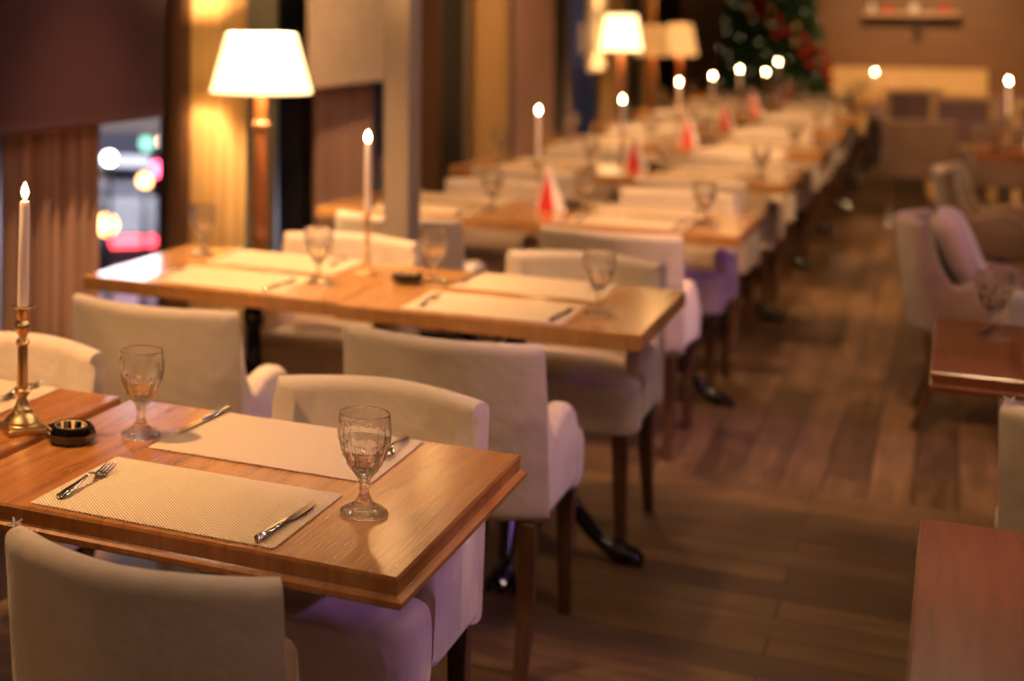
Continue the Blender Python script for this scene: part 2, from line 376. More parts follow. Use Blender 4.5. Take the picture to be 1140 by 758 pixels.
def make_table(kind,m,lx=LX,prot=.17,name='dining_table',px=0):
    t=thing(name); bm=NB()
    def rc(z,o): return [(-lx/2-o,-LY/2-o,z),(lx/2+o,-LY/2-o,z),(lx/2+o,LY/2+o,z),(-lx/2-o,LY/2+o,z)]
    if kind=='moulded': pr=[(.7045,-.004),(.7045,.004),(.709,.007),(.716,.007),(.719,.0),(.722,-.004),(.745,-.003),(.75,-.006)]
    elif kind=='slim': pr=[(.7045,-.003),(.7045,.001),(.709,.002),(.717,.002),(.719,-.002),(.722,-.003),(.746,-.001),(.75,-.004)]
    else: pr=[(.7045,-.004),(.708,0),(.747,0),(.75,-.003)]
    loft(bm,[rc(z,o) for z,o in pr]); obj('table_top',bm,m,t,flat=True)
    pedestal(t,prot); return t
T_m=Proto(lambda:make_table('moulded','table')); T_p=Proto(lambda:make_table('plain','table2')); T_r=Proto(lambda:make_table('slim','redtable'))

# ------------------------------------------------------------------ tableware
def make_goblet():
    t=thing('water_goblet')
    LV={.075:0,.085:1,.097:0,.110:1}
    def fac(n,amt,z0,z1):
        return lambda a,z:1-(amt*(abs(math.sin(a*n/2+LV.get(z,0)*PI/2))**1.2) if z0<z<z1 else 0)
    # stem and foot (solid)
    bm=NB(); _f=fac(8,.12,.030,.070); f=lambda a,z:_f(a,z)*(1-.035*abs(math.sin(12*a)) if z<.012 else 1)
    lathe(bm,[(.0395,0),(.0405,.002),(.0400,.006),(.034,.010),(.024,.015),(.0145,.022),(.0105,.030),(.0088,.036),(.0085,.050),(.0105,.056),(.012,.061),(.0175,.067)],48,mod=f); obj('stem',bm,'glassf',t,ang=12)
    # bowl with facets and real wall
    bm=NB(); f2=fac(9,.10,.0745,.111)
    outp=[(.0060,.0672),(.018,.069),(.0245,.075),(.031,.085),(.037,.097),(.0415,.110),(.0445,.125),(.0455,.138),(.0450,.150),(.0435,.162),(.0430,.169),(.0422,.1705)]
    inn=[(.0412,.169),(.0415,.160),(.0428,.150),(.0432,.138),(.0420,.125),(.0388,.111),(.0335,.098),(.026,.087),(.017,.079),(.005,.0755)]
    lathe(bm,outp+inn,54,mod=lambda a,z:f2(a,z)*(1-.02*abs(math.sin(9*a)) if .122<=z<.152 else 1)); obj('bowl',bm,'glass',t,ang=9)
    return t
gob=Proto(make_goblet)
def make_mat():
    bm=NB(); w,h,tt=.45,.30,.0035; P=[]
    def edge(a,b,n):
        for i in range(n):
            for k,(q,o) in enumerate(((i/n,0),((i+.5)/n,tt))):
                x=a[0]+(b[0]-a[0])*q; y=a[1]+(b[1]-a[1])*q; dx,dy=b[0]-a[0],b[1]-a[1]; L=math.hypot(dx,dy)
                P.append((x+dy/L*o,y-dx/L*o))
    c=[(-w/2,-h/2),(w/2,-h/2),(w/2,h/2),(-w/2,h/2)]
    for i in range(4): edge(c[i],c[(i+1)%4],64 if i%2==0 else 42)
    loft(bm,[[(x,y,0.0003) for x,y in P],[(x,y,.0022) for x,y in P]]); return obj('placemat',bm,'mat',flat=True)
pmat=Proto(make_mat)
def make_fork():
    t=thing('dinner_fork')   # lies along +y, tines at +y
    bm=NB(); tube(bm,[(0,-.095,.005),(0,-.085,.006),(0,-.06,.008),(0,-.03,.010),(0,.0,.014),(0,.02,.016),(0,.035,.012)],[(.004,.0015),(.0095,.0025),(.0085,.0025),(.006,.0025),(.0032,.0022),(.003,.002),(.005,.002)],10); obj('handle',bm,'steel',t)
    bm=NB(); tube(bm,[(0,.03,.012),(0,.042,.007),(0,.056,.0055),(0,.062,.006)],[(.004,.0015),(.011,.0015),(.0125,.0015),(.0122,.0014)],12)
    for k in range(4):
        x=-.0096+.0064*k; tube(bm,[(x,.058,.0055),(x,.075,.007),(x*1.03,.092,.011),(x*1.03,.100,.014)],[(.0021,.0012),(.0019,.0012),(.0015,.001),(.0006,.0006)],6)
    obj('tines',bm,'steel',t); return t
fork=Proto(make_fork)
def make_knife():
    t=thing('dinner_knife')
    bm=NB(); tube(bm,[(0,-.105,.006),(0,-.098,.0065),(0,-.07,.0065),(0,-.03,.006),(0,.0,.0055),(0,.01,.0055)],[(.003,.003),(.0085,.0048),(.008,.0046),(.0065,.0042),(.0055,.004),(.0045,.003)],10); obj('handle',bm,'steel',t)
    bm=NB(); P=[(-.004,.008),(.005,.008),(.0095,.02),(.0105,.05),(.0095,.085),(.004,.108),(-.001,.115),(-.004,.11),(-.005,.06)]
    loft(bm,[[(x,y,.0042) for x,y in P],[(x*.9,y,.0058) for x,y in P]]); obj('blade',bm,'steel',t,flat=True); return t
knife=Proto(make_knife)
def make_ash():
    t=thing('ashtray'); bm=NB(); n=8
    def oc(r,z): return ring(0,0,z,r,n,PI/8)
    loft(bm,[oc(.042,0),oc(.047,.004),oc(.050,.020),oc(.046,.031),oc(.040,.0325)],cap=True); 
    for f in list(bm.faces):
        if len(f.verts)==8 and all(v.co.z>.03 for v in f.verts): bm.faces.remove(f)
    top=[v for v in bm.verts if v.co.z>.032]; top.sort(key=lambda v:math.atan2(v.co.y,v.co.x))
    inn=[bm.verts.new((.031*math.cos(math.atan2(v.co.y,v.co.x)),.031*math.sin(math.atan2(v.co.y,v.co.x)),.0318)) for v in top]
    for i in range(8): bm.faces.new((top[i],top[(i+1)%8],inn[(i+1)%8],inn[i]))
    low=[bm.verts.new((v.co.x*.88,v.co.y*.88,.0085)) for v in inn]
    for i in range(8): bm.faces.new((inn[i],inn[(i+1)%8],low[(i+1)%8],low[i]))
    bm.faces.new(low)
    obj('ashtray_body',bm,'ashblack',t,flat=True)
    bm=NB(); lathe(bm,[(.002,.010),(.024,.010),(.0275,.014),(.0295,.031),(.0305,.0325),(.0312,.0325),(.0305,.029),(.0285,.012),(.026,.0088),(.002,.0088)],24,cap=False,mod=lambda a,z:1+.02*math.sin(12*a)); obj('gold_liner',bm,'ashgold',t)
    return t
ash=Proto(make_ash)
def candle(loc,h,label,r=.0112,lean=0,fs=1.0):
    t=thing('taper_candle',loc); t.rotation_euler=(0,lean,0)
    bm=NB(); lathe(bm,[(r*1.0,0),(r*1.04,.01),(r*.98,h*.5),(r*.9,h-.006),(r*.72,h-.001),(r*.4,h-.004)],20); obj('wax_stick',bm,'wax',t)
    bm=NB(); tube(bm,[(0,0,h-.006),(0.0006,0,h+.004),(.0018,0,h+.009)],.0009,6); obj('wick',bm,'wick',t)
    bm=NB(); H=.034*fs; pr=[(.0006,0),(.0038,.004),(.0066,.010),(.0070,.015),(.0055,.022),(.0032,.028),(.0012,.0325),(.0002,.034)]
    lathe(bm,[(a*fs,h+.003+b*fs) for a,b in pr],14); obj('flame',bm,'flame',t)
    tag(t,label,'candle','lit taper candles'); return t
def make_stickA():
    t=thing('candlestick'); bm=NB()
    box(bm,-.043,-.043,0,.043,.043,.011); obj('square_foot',bm,'brass',t,bevel=.002)
    bm=NB(); lathe(bm,[(.038,.010),(.038,.014),(.035,.017),(.036,.021),(.030,.028),(.022,.035),(.019,.041),(.019,.044),(.0135,.050),(.013,.056),(.010,.062),(.0095,.068),(.014,.072),(.0155,.077),(.0145,.081),(.0105,.084),(.0115,.088)],28); obj('bell_base',bm,'brass',t)
    bm=NB(); lathe(bm,[(.0115,.086),(.0112,.12),(.0106,.165),(.0095,.170),(.0135,.173),(.0145,.177),(.0125,.181),(.008,.185),(.009,.190),(.0145,.201),(.0170,.208),(.0155,.214),(.0105,.221),(.0125,.226),(.0135,.234),(.0145,.243),(.0235,.2465),(.0255,.2485),(.0245,.2505),(.0125,.2495)],28,mod=lambda a,z:1-(.05*abs(math.sin(a*4)) if .087<z<.168 else 0)); obj('stem',bm,'brass',t)
    return t
def make_stickB():
    t=thing('brass_candlestick'); bm=NB()
    lathe(bm,[(.036,0),(.036,.003),(.030,.006),(.018,.009),(.009,.014),(.007,.018)],24); obj('round_foot',bm,'brass',t)
    bm=NB(); pr=[(.006,.016)]
    z=.02
    while z<.175: pr+=[(.0048,z),(.0095,z+.005),(.0095,z+.009),(.0048,z+.014)]; z+=.0155
    pr+=[(.008,.178),(.0115,.184),(.0125,.195),(.0165,.199),(.0165,.201),(.010,.200)]
    lathe(bm,pr,18); obj('beaded_stem',bm,'brass',t); return t
stickB=Proto(make_stickB)
def make_hat():
    t=thing('folded_napkin'); h=.19; w=.054
    b=[(-w*.9,-w*.45,0),(w*.75,-w*.7,0),(w,w*.25,0),(-w*.1,w*.75,0)]
    bm=NB(); v=[bm.verts.new(p) for p in b]; a=bm.verts.new((-.004,0,h))
    for i,mi in ((0,0),(2,1),(3,0)): f=bm.faces.new((v[i],v[(i+1)%4],a)); f.material_index=mi
    bm.faces.new(v[::-1]); f=bm.faces.new((v[1],v[2],a)); f.material_index=1
    obj('napkin_cone',bm,['red','white'],t,flat=True)
    bm=NB(); 
    # white folded band along the left slope and a flap down the right front
    def strip(p,q,wd,off):
        P,Q=Vector(p),Vector(q); d=(Q-P); n=Vector(off); s=d.cross(n).normalized()*wd
        loft(bm,[[P-s,P+s,P+s+n,P-s+n],[Q-s*.3,Q+s*.3,Q+s*.3+n,Q-s*.3+n]])
    strip(b[0],(-.004,0,h),.006,(-.001,-.003,.0)); strip(b[1],(-.004,0,h),.010,(.0,-.004,.001)); strip((b[2][0]+.006,b[2][1]-.006,0),(-.002,-.002,h*.96),.010,(.003,-.002,0))
    obj('white_fold',bm,'white',t,flat=True); return t
hat=Proto(make_hat)

# ------------------------------------------------------------------ rows
ROWN=['front','second','third','fourth','fifth','sixth','seventh','eighth','ninth']
RY=[2.175,4.12,6.12,8.05,9.85,11.6,13.3,15.0,16.2]      # near edge of the tables
XR,XL=-1.163,-2.022
FORKG,KNIFEG='forks on the placemats','knives on the placemats'
TZ=.7502
def row_txt(i): return ROWN[i]+' row'
for i,y0 in enumerate(RY):
    yc=y0+LY/2
    P=T_m if i==0 else T_p
    for side,x in (('aisle',XR),('window',XL)):
        yy=yc+(.028 if side=='window' and i==1 else 0)
        if side=='window' and i==0: xx=x
        t=P.put((x if side=='aisle' else x-(.018 if i==0 else .002),yy,0))
        lab={0:'varnished brown table with moulded edge'}.get(i,'golden oak table on black pedestal')
        sn='aisle half' if side=='aisle' else 'window half'
        tag(t,f'{lab}, {sn} of the {row_txt(i)} left of the aisle','table','tables left of the aisle')
        # settings
        cx=x-.02 if side=='aisle' else x-.0
        for s in ('near','far'):
            my=yy-.19 if s=='near' else yy+.198
            mm=pmat.put((cx+(0.008 if s=='near' else .03),my,TZ),0 if s=='near' else PI)
            where=f'{s} side of the {sn}, {row_txt(i)}'
            tag(mm,f'beige ribbed placemat on the {where}','placemat','beige placemats on the left tables')
            if i<=4:
                sg=1 if s=='near' else -1
                r=0 if s=='near' else PI
                fx,kx=(-.175,.195)
                if s=='near':
                    f=fork.put((x-.205+.01*(i>0),yy-.212,TZ+.002),r+.02); k=knife.put((x+.187,yy-.23,TZ+.002),r-.05)
                else:
                    f=fork.put((x+.205-.02*(i>0),yy+.270,TZ+.002),r+.05); k=knife.put((x-.20,yy+.265,TZ+.002),r-.04)
                tag(f,f'steel fork lying on the placemat at the {where}','fork',FORKG)
                tag(k,f'steel knife lying on the placemat at the {where}','knife',KNIFEG)
        # goblets
        if not(i==0 and side=='window'):
            g=gob.put((x+.267+(.013 if i==0 else 0),yy-.11,TZ),.2*i); tag(g,f'clear faceted goblet at the right end of the {sn}, {row_txt(i)}','goblet','water goblets')
            g=gob.put((x-(.27 if i==0 else .285 if i<2 or side=='window' else .24),yy+(.115 if side=='aisle' else .195)-(.05 if i>1 else 0),TZ),.3*i+.1); tag(g,f'clear faceted goblet at the left end of the {sn}, {row_txt(i)}','goblet','water goblets')
# candlesticks, ashtrays, napkins
A=make_stickA(); A.location=(-1.66,2.57,TZ); A.rotation_euler=(0,0,.9); tag(A,'aged brass candlestick with square foot beside the ashtray, front row','candlestick','candlesticks')
candle((-1.66,2.57,TZ+.249),.212,'lit cream candle in the square-footed candlestick, front row',lean=.012)
ft=[(4.63,-1.68,.165,1.149),(6.56,None,.19,0),(8.49,None,0,0),(10.28,None,0,0),(12.02,None,0,0),(13.74,None,0,0),(15.42,None,0,0),(16.75,None,0,0)]
CX=[-1.676,-1.613,-1.628,-1.615,-1.648,-1.662,-1.635,-1.645]
CZ=[1.172,1.15,1.10,1.125,1.10,1.095,1.015,1.075]
for i in range(1,9):
    y=RY[i]+.50 if i==1 else RY[i]+.47; x=CX[i-1]; top=CZ[i-1]
    s=stickB.put((x,y,TZ)); tag(s,f'slender beaded brass candlestick on the {row_txt(i)}','candlestick','candlesticks')
    candle((x,y,TZ+.2),max(.06,top-TZ-.2),f'lit taper candle in the beaded candlestick on the {row_txt(i)}',r=.010)
for i in range(0,6):
    pos=(-1.535,2.552) if i==0 else ((-1.51,RY[i]+.41) if i==1 else (-1.485,RY[i]+.51))
    a=ash.put((*pos,TZ),.15*i); tag(a,f'black octagonal ashtray with gold lining on the {row_txt(i)}','ashtray','black ashtrays')
for i in range(2,9):
    h=hat.put((-1.545,RY[i]+.385,TZ),.1*(i-2)); tag(h,f'red and white folded napkin cone standing on the {row_txt(i)}','napkin','folded napkin cones')

# chairs, left block
def put_chair(x,y,rot,label,group,scale=None,pr=chair):
    c=pr.put((x,y,0),rot,scale); tag(c,label,'chair',group); return c
GN,GF='cream armchairs facing away from the camera','cream armchairs facing the camera'
for i,y0 in enumerate(RY):
    for side,xx in (('aisle',-1.125),('window',-1.93)):
        sn='aisle half' if side=='aisle' else 'window half'
        # near chair, back to the camera; rear foot at yc-.255
        if i==0:
            if side=='aisle': put_chair(-1.058,2.175,.0,'cream armchair closest to the camera, torn piping on its back corner',GN,(.90,.95,1.0))
        else:
            yy={1:3.87,2:5.90}.get(i,y0-.24)
            put_chair(xx,yy,0 if i<3 else random.uniform(-.04,.04),f'cream armchair seen from behind at the {sn} of the {row_txt(i)}',GN)
        fy={0:2.835,1:4.80}.get(i,y0+.69); fx={(0,'aisle'):-1.083,(0,'window'):-1.985,(1,'window'):-1.885,(1,'aisle'):-1.08}.get((i,side),xx+.02)
        if i<7: put_chair(fx,fy,PI,f'cream armchair facing the camera at the {sn} of the {row_txt(i)}',GF,(.92,.97,1.0) if (i==0) else None)

# frayed piping tuft on the nearest chair (part of it)
near=[o for o in COL.objects if o.get('label','').startswith('cream armchair closest')][0]
for ch in kids(near):
    if ch.name.startswith('armrest'): ch.scale=(1,.8,.89)
    if ch.name.startswith('seat'): ch.scale=(1,.8,.9)
bm=NB()
for k in range(14):
    a=random.uniform(0,2*PI); p=Vector((-.238,-.235,.805)); q=p+Vector((random.uniform(-.012,.012),random.uniform(-.012,.012),random.uniform(.002,.012)))
    tube(bm,[p,(p+q)/2+Vector((0,0,.003)),q],.0012,5)
obj('frayed_piping',bm,'white',near)['label']='frayed pale thread tuft on the back corner'

# ------------------------------------------------------------------ right block
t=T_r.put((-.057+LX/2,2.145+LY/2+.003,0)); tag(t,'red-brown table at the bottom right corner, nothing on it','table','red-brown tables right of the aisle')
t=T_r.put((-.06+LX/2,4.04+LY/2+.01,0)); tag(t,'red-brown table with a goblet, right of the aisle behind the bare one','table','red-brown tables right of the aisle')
g=gob.put((.082,4.565,TZ),.3); tag(g,'clear faceted goblet on the red-brown table at the right edge','goblet','water goblets')
k=knife.put((.165,4.50,TZ+.002),0); tag(k,'steel knife beside the goblet on the right-hand red-brown table','knife',KNIFEG)
mm=pmat.put((.37,4.22,TZ),0); tag(mm,'beige placemat, near side of the red-brown table at the right edge','placemat')
mm=pmat.put((.385,4.58,TZ),PI); tag(mm,'beige placemat, far side of the red-brown table at the right edge','placemat')
put_chair(.33,3.80,0,'cream armchair seen from behind at the right edge, between both red-brown tables','armchairs right of the aisle')
put_chair(.36,4.80,PI,'cream armchair tucked behind the red-brown table at the right edge','armchairs right of the aisle')
put_chair(.10,6.74,-PI/2,'taupe armchair with a mauve cushion at the right of the aisle, side on','armchairs right of the aisle',pr=chair_r)
# loose cushion on it
bm=NB(); secs=[]
for i in range(9):
    u=-1+2*i/8; th=.075*math.sqrt(max(.02,1-u*u*.96)); L=[]
    for k in range(20):
        a=2*PI*k/20; c,s_=math.cos(a),math.sin(a); e=.5
        L.append((u*th*0+ .062*u,.19*(abs(c)**e)*(1 if c>0 else -1)*(1-.25*u*u),.17*(abs(s_)**e)*(1 if s_>0 else -1)*(1-.25*u*u)))
    secs.append(L)
loft(bm,secs); o=obj('scatter_cushion',bm,'cushion',ang=80,sub=1); o.location=(-.0,6.74,.675); o.rotation_euler=(0,-.38,0)
tag(o,'mauve scatter cushion leaning on the back of the side-on armchair','cushion')
put_chair(.20,8.95,-PI/2-.12,'taupe armchair right of the aisle, second side-on one from the camera','armchairs right of the aisle',pr=chair_r)
put_chair(-.28,12.9,.06,'taupe armchair seen from behind, right of the aisle near its far end','armchairs right of the aisle',pr=chair_r)
put_chair(.32,12.55,.06,'taupe armchair seen from behind, right of the aisle, beside the far right candle','armchairs right of the aisle',pr=chair_r)
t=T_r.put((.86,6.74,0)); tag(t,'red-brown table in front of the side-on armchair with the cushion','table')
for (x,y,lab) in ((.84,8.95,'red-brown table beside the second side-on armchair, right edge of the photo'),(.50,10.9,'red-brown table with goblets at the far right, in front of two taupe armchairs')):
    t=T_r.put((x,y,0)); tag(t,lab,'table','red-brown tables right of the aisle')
for x,y,l in ((.19,10.72,'left one'),(.42,10.95,'right one')):
    g=gob.put((x,y,TZ),.4); tag(g,f'clear goblet on the far right table under the right candle, {l}','goblet','water goblets')
def aty(px,py,y):   # helper: pixel ray met at depth y (only used to place far things)
    f,cx,cy,ro,yw=1688.6,168.,8.94,-.0068,.4907
    a,b=(px-cx)/f,(py-cy)/f; a,b=math.cos(ro)*a+math.sin(ro)*b,-math.sin(ro)*a+math.cos(ro)*b
    dx=math.cos(yw)*a-math.sin(yw); dy=math.sin(yw)*a+math.cos(yw); return dx*y/dy, 1.6-b*y/dy
def atz(px,py,z):
    x1,z1=aty(px,py,1.0); t=(1.6-z)/(1.6-z1); return x1*t,t
x,z=aty(1124,80,11.1)
s=stickB.put((x,11.1,TZ)); tag(s,'slender beaded brass candlestick on the far right table','candlestick','candlesticks')
candle((x,11.1,TZ+.2),z-.95,'lit taper candle on the far right table, rightmost in the photo',r=.010)
hx=hat.put((.40,11.13,TZ),.5); tag(hx,'red and white folded napkin cone on the far right table','napkin','folded napkin cones')
# end-of-aisle table
t=T_p.put((-.55,17.36,0)); tag(t,'golden oak table at the far end of the aisle before the back wall','table')
x,z=aty(975,80,17.3)
s=stickB.put((x,17.3,TZ),0,(1,1,.62)); tag(s,'slender beaded brass candlestick on the table at the end of the aisle','candlestick','candlesticks')
candle((x,17.3,TZ+.1245),.10,'lit taper candle on the table at the end of the aisle',r=.010)
hx=hat.put((-.62,17.25,TZ),.5); tag(hx,'red and white folded napkin cone on the table at the end of the aisle','napkin','folded napkin cones')
g=gob.put((-.86,17.15,TZ)); tag(g,'clear goblet on the table at the end of the aisle','goblet','water goblets')
# mauve high-backed side chairs by the back wall
def make_side():
    t=thing('upholstered_side_chair'); 
    bm=NB(); box(bm,-.20,-.235,.48,.20,-.205,.86); obj('back_pad',bm,'mauve',t,bevel=.01,seg=3)
    bm=NB(); 
    for s in (-1,1): box(bm,s*.225-.025,-.25,0,s*.225+.025,-.205,.90)
    box(bm,-.20,-.25,.86,.20,-.21,.90); box(bm,-.20,-.25,.44,.20,-.21,.48); obj('back_frame',bm,'backpanel',t,bevel=.005)
    bm=NB(); box(bm,-.23,-.2,.40,.23,.22,.48); obj('seat',bm,'mauve',t,bevel=.02,seg=3)
    for s in (-1,1):
        bm=NB(); box(bm,s*.205-.02,.18,0,s*.205+.02,.22,.40); obj('leg',bm,'backpanel',t,bevel=.003)
    return t
side=Proto(make_side)
for x,y,r,l in ((-.38,16.0,.0,'left one'),(-.02,14.9,.15,'middle one'),(.62,14.2,.0,'right one')):
    c=side.put((x,y,0),r); tag(c,f'pale wooden framed chair with mauve pad before the back wall, {l}','chair','mauve padded chairs by the back wall')
# long banquette against the back wall
t=thing('banquette',(.15,18.1,0)); bm=NB(); box(bm,-1.05,-.3,.08,1.35,.25,.46); obj('seat',bm,'mauve',t,bevel=.03,seg=3)
bm=NB(); box(bm,-1.05,.16,.46,1.35,.32,.72); obj('backrest',bm,'mauve',t,bevel=.03,seg=3)
bm=NB(); box(bm,-1.02,-.26,0,1.32,.2,.08); obj('plinth',bm,'blackpier',t)
tag(t,'low mauve banquette running along the pale panelled back wall','bench')

# wall shelf with pots
t=thing('wall_shelf',(-.48,18.3,1.565)); bm=NB(); box(bm,-.46,-.14,0,.46,.2,.05); obj('shelf_board',bm,'shelf',t,bevel=.004)
for x in (.06,):
    bm=NB(); box(bm,x-.03,-.10,-.16,x+.03,.2,0); obj('bracket',bm,'blackpier',t)
tag(t,'wooden shelf on dark brackets fixed high on the back wall','shelf')
for k,(x,m_,r,h,l) in enumerate(((-.86,'white',.035,.10,'white jar at the left of the back wall shelf'),(-.70,'red',.045,.07,'squat red pot second on the back wall shelf'),(-.45,'white',.05,.11,'pale jug-shaped jar in the middle of the back wall shelf'),(-.16,'red',.04,.09,'red jar at the right of the back wall shelf'))):
    bm=NB(); lathe(bm,[(r*.7,0),(r,.02),(r*1.05,h*.5),(r*.8,h*.8),(r*.6,h*.9),(r*.75,h),(r*.6,h),(r*.5,h*.9)],18); o=obj('jar',bm,m_); o.location=(x,18.28,1.6055); tag(o,l,'jar','jars on the wall shelf')

# ------------------------------------------------------------------ floor lamps
def lamp(x,y,zb,zt,rb,rt,label,power,shm='shade',style=0,pr=.022):
    t=thing('floor_lamp',(x,y,0))
    bm=NB(); lathe(bm,[(.15,0),(.155,.012),(.14,.028),(.09,.04),(.05,.055),(.035,.075)],32); obj('base',bm,'lampwood',t)
    bm=NB()
    if style==0: pr_=[(.033,.07),(.04,.10),(.03,.13),(.022,.16),(.024,.4),(.026,.62),(.034,.66),(.04,.68),(.034,.70),(.03,.72),(.037,.76),(.036,.80),(.028,.92),(.022,1.05),(.02,1.10),(.034,1.115),(.036,1.135),(.022,1.15),(.024,zb-.02),(.02,zb+.03)]
    else:
        pr_=[(.03,.07)]; z=.1
        while z<zb-.05: pr_+=[(.016,z),(.030,z+.02),(.030,z+.04),(.016,z+.058)]; z+=.06
        pr_+=[(.02,zb)]
    lathe(bm,pr_,20); obj('turned_pole',bm,'lampwood',t)
    bm=NB(); n=48; tt=.003
    pf=[(rb,zb),(rt,zt),(rt-tt,zt),(rb-tt,zb)]
    loft(bm,[ring(0,0,z,r,n) for r,z in pf],cap=False,closed=True); obj('lamp_shade',bm,shm,t)
    bm=NB(); zb2=zb+.04; lathe(bm,[(.012,zb),(.014,zb2-.04),(.014,zb2-.01),(.03,zb2+.02),(.032,zb2+.04),(.02,zb2+.065),(.004,zb2+.075)],16)
    obj('bulb',bm,'wax',t)
    bm=NB()
    for a in range(3): tube(bm,[(0,0,zt-.02),(rt*.97*math.cos(a*2.09),rt*.97*math.sin(a*2.09),zt-.012)],.002,6)
    obj('shade_ring',bm,'brass',t)
    tag(t,label,'lamp','floor lamps by the windows')
    L=bpy.data.lights.new('lamp_bulb_light','POINT'); L.energy=power; L.color=(1,.68,.36); L.shadow_soft_size=.045
    lo=bpy.data.objects.new('lamp_bulb_light',L); COL.objects.link(lo); lo.parent=t; lo.location=(0,0,zb+.165)
    return t
lamp(-2.5,5.63,1.262,1.50,.207,.142,'floor lamp with glowing cream shade nearest the camera, by the gold curtain',62)
lamp(-2.45,1.5,1.262,1.50,.207,.142,'added floor lamp, unseen, beside the near end of the window wall',14)  # out of frame, added to light the nearest brown curtain and chairs
lamp(-2.5,13.0,1.275,1.57,.17,.125,'second floor lamp down the window wall, bright shade on a beaded pole',15,'shade',1)
lamp(-2.52,14.55,1.19,1.47,.16,.115,'floor lamp with amber shade partly hidden behind the second one',8,'shade3',1)
lamp(-2.5,16.0,1.16,1.475,.17,.115,'farthest floor lamp, amber shade beside the Christmas tree',12,'shade2')

# ------------------------------------------------------------------ Christmas tree
TX,TY=-1.80,17.62
t=thing('christmas_tree',(TX,TY,0))
bm=NB(); lathe(bm,[(.05,0),(.045,.3),(.03,1.2),(.01,2.7)],10); obj('trunk',bm,'bark',t)
bm=NB(); lathe(bm,[(.16,0),(.19,.2),(.20,.22),(.18,.22)],16); obj('tree_pot',bm,'blackpier',t)
bm=NB(); rt=random.Random(3)
for k in range(5200):
    z=.32+2.4*rt.random()**1.2; R=(.60*(1-((z-.2)/2.7)**2.4)+.02)*rt.uniform(.45,1.04); a=rt.uniform(0,2*PI)
    c,s=math.cos(a),math.sin(a); L=.13; dz=-rt.uniform(.02,.07)
    p=Vector((c*(R-L),s*(R-L),z)); q=Vector((c*R,s*R,z+dz)); w=Vector((-s,c,0))*.022
    v=[bm.verts.new(x) for x in (p-w*.5,p+w*.5,q+w,q+Vector((c,s,-.3))*.03,q-w)]
    bm.faces.new(v)
    u=Vector((0,0,.02)); v=[bm.verts.new(x) for x in (p-u,p+u,q+u*.6,q-u)]; bm.faces.new(v)
obj('foliage',bm,'needle',t,flat=True)
M['fairy']=mat('fairy_light',(0,0,0),1,emit=(1,.75,.4),es=2)
bm=NB()
for k in range(40):
    z=.7+1.5*((k*.618+.3)%1); R=.60*(1-((z-.2)/2.7)**2.4)+.02; a=-PI/2+((k*.45+.2)%1-.5)*2.6; lathe(bm,[(.001,z-.007),(.006,z),(.001,z+.007)],8,cx=R*math.cos(a),cy=R*math.sin(a))
obj('fairy_lights',bm,'fairy',t)
tag(t,'decorated Christmas tree standing in the far corner by the back wall','tree')
bmB=NB(); lathe(bmB,[(.002,-.04)]+[(.04*math.sin(a),-.04*math.cos(a)) for a in [PI*k/10 for k in range(1,10)]]+[(.008,.041),(.008,.048),(.002,.048)],16)
me_r=None
for k in range(34):
    z=.75+1.3*((k*.618)%1); R=.60*(1-((z-.2)/2.7)**2.4)+.06; a=-PI/2+((k*.39)%1-.5)*2.6
    red=(k%3!=0)
    if k==0: o=obj('bauble',bmB,'gold_b'); b0=o
    else:
        o=b0.copy(); COL.objects.link(o)
        if red:
            if me_r is None: me_r=b0.data.copy(); me_r.materials.clear(); me_r.materials.append(M['red_b'])
            o.data=me_r
    o.location=(TX+R*math.cos(a),TY+R*math.sin(a),z)
    tag(o,('shiny red' if red and k else 'pale gold')+' bauble hanging on the Christmas tree','bauble',('red' if red and k else 'gold')+' baubles on the tree')

# ------------------------------------------------------------------ outside
bm=NB(); box(bm,-120,-30,-3.6,-3.6,140,-3.5); struct('ground',bm,'street')
def car(px,py,rot,paint,label,truck=False,z=-3.5,bar=False,tail=True):
    x,y=atz(px,py,z); t=thing('truck' if truck else 'car',(x,y,z),rot)
    if truck: P=[(-2.6,.5),(2.6,.5),(2.6,1.6),(1.9,2.5),(1.2,2.6),(1.2,3.2),(-2.6,3.2)]
    else: P=[(-2.1,.35),(2.1,.35),(2.15,.75),(1.2,.95),(.6,1.45),(-1.0,1.48),(-1.7,1.0),(-2.15,.9)]
    bm=NB(); loft(bm,[[(u,-.85,v) for u,v in P],[(u,.85,v) for u,v in P]]); obj('body',bm,paint,t,bevel=.06,seg=2,flat=True)
    for sx in (-1.3,1.3):
        for sy in (-.8,.8):
            bm=NB(); tube(bm,[(sx,sy-.1,.34),(sx,sy+.1,.34)],.34,16); obj('wheel',bm,'tyre',t)
    if not truck:
        bm=NB(); loft(bm,[[(.55,-.865,1.0),(.35,-.865,1.38),(-.95,-.865,1.4),(-1.35,-.865,1.02)],[(.55,.865,1.0),(.35,.865,1.38),(-.95,.865,1.4),(-1.35,.865,1.02)]]); obj('side_window',bm,'carglass',t)
    e=2.65 if truck else 2.17
    for sy in (-.6,.6):
        bm=NB(); box(bm,e-.03,sy-.16,.62,e+.03,sy+.16,.80); obj('headlamp',bm,'headl',t)
        bm=NB(); (box(bm,-e-.03,min(sy*1.35,0),.70,-e+.03,max(sy*1.35,0),.86) if bar else box(bm,-e-.03,sy-.18,.66,-e+.03,sy+.18,.84)); obj('tail_lamp',bm,'taill' if tail else 'amberl',t)
    tag(t,label,'truck' if truck else 'car','vehicles in the street'); return t
car(138,176,.49,'carbox','beige box truck in the street outside the nearest window',truck=True)
car(150,246,.49,'carw','white car, side on, in the middle of the street view')
car(128,205,-1.06,'card','dark car with white headlamps at the left of the street view')
car(205,208,2.08,'card','dark car with red tail lamps at the right of the street view')
car(150,294,2.25,'card','dark car lowest in the street view, red tail lamps glowing',bar=True)
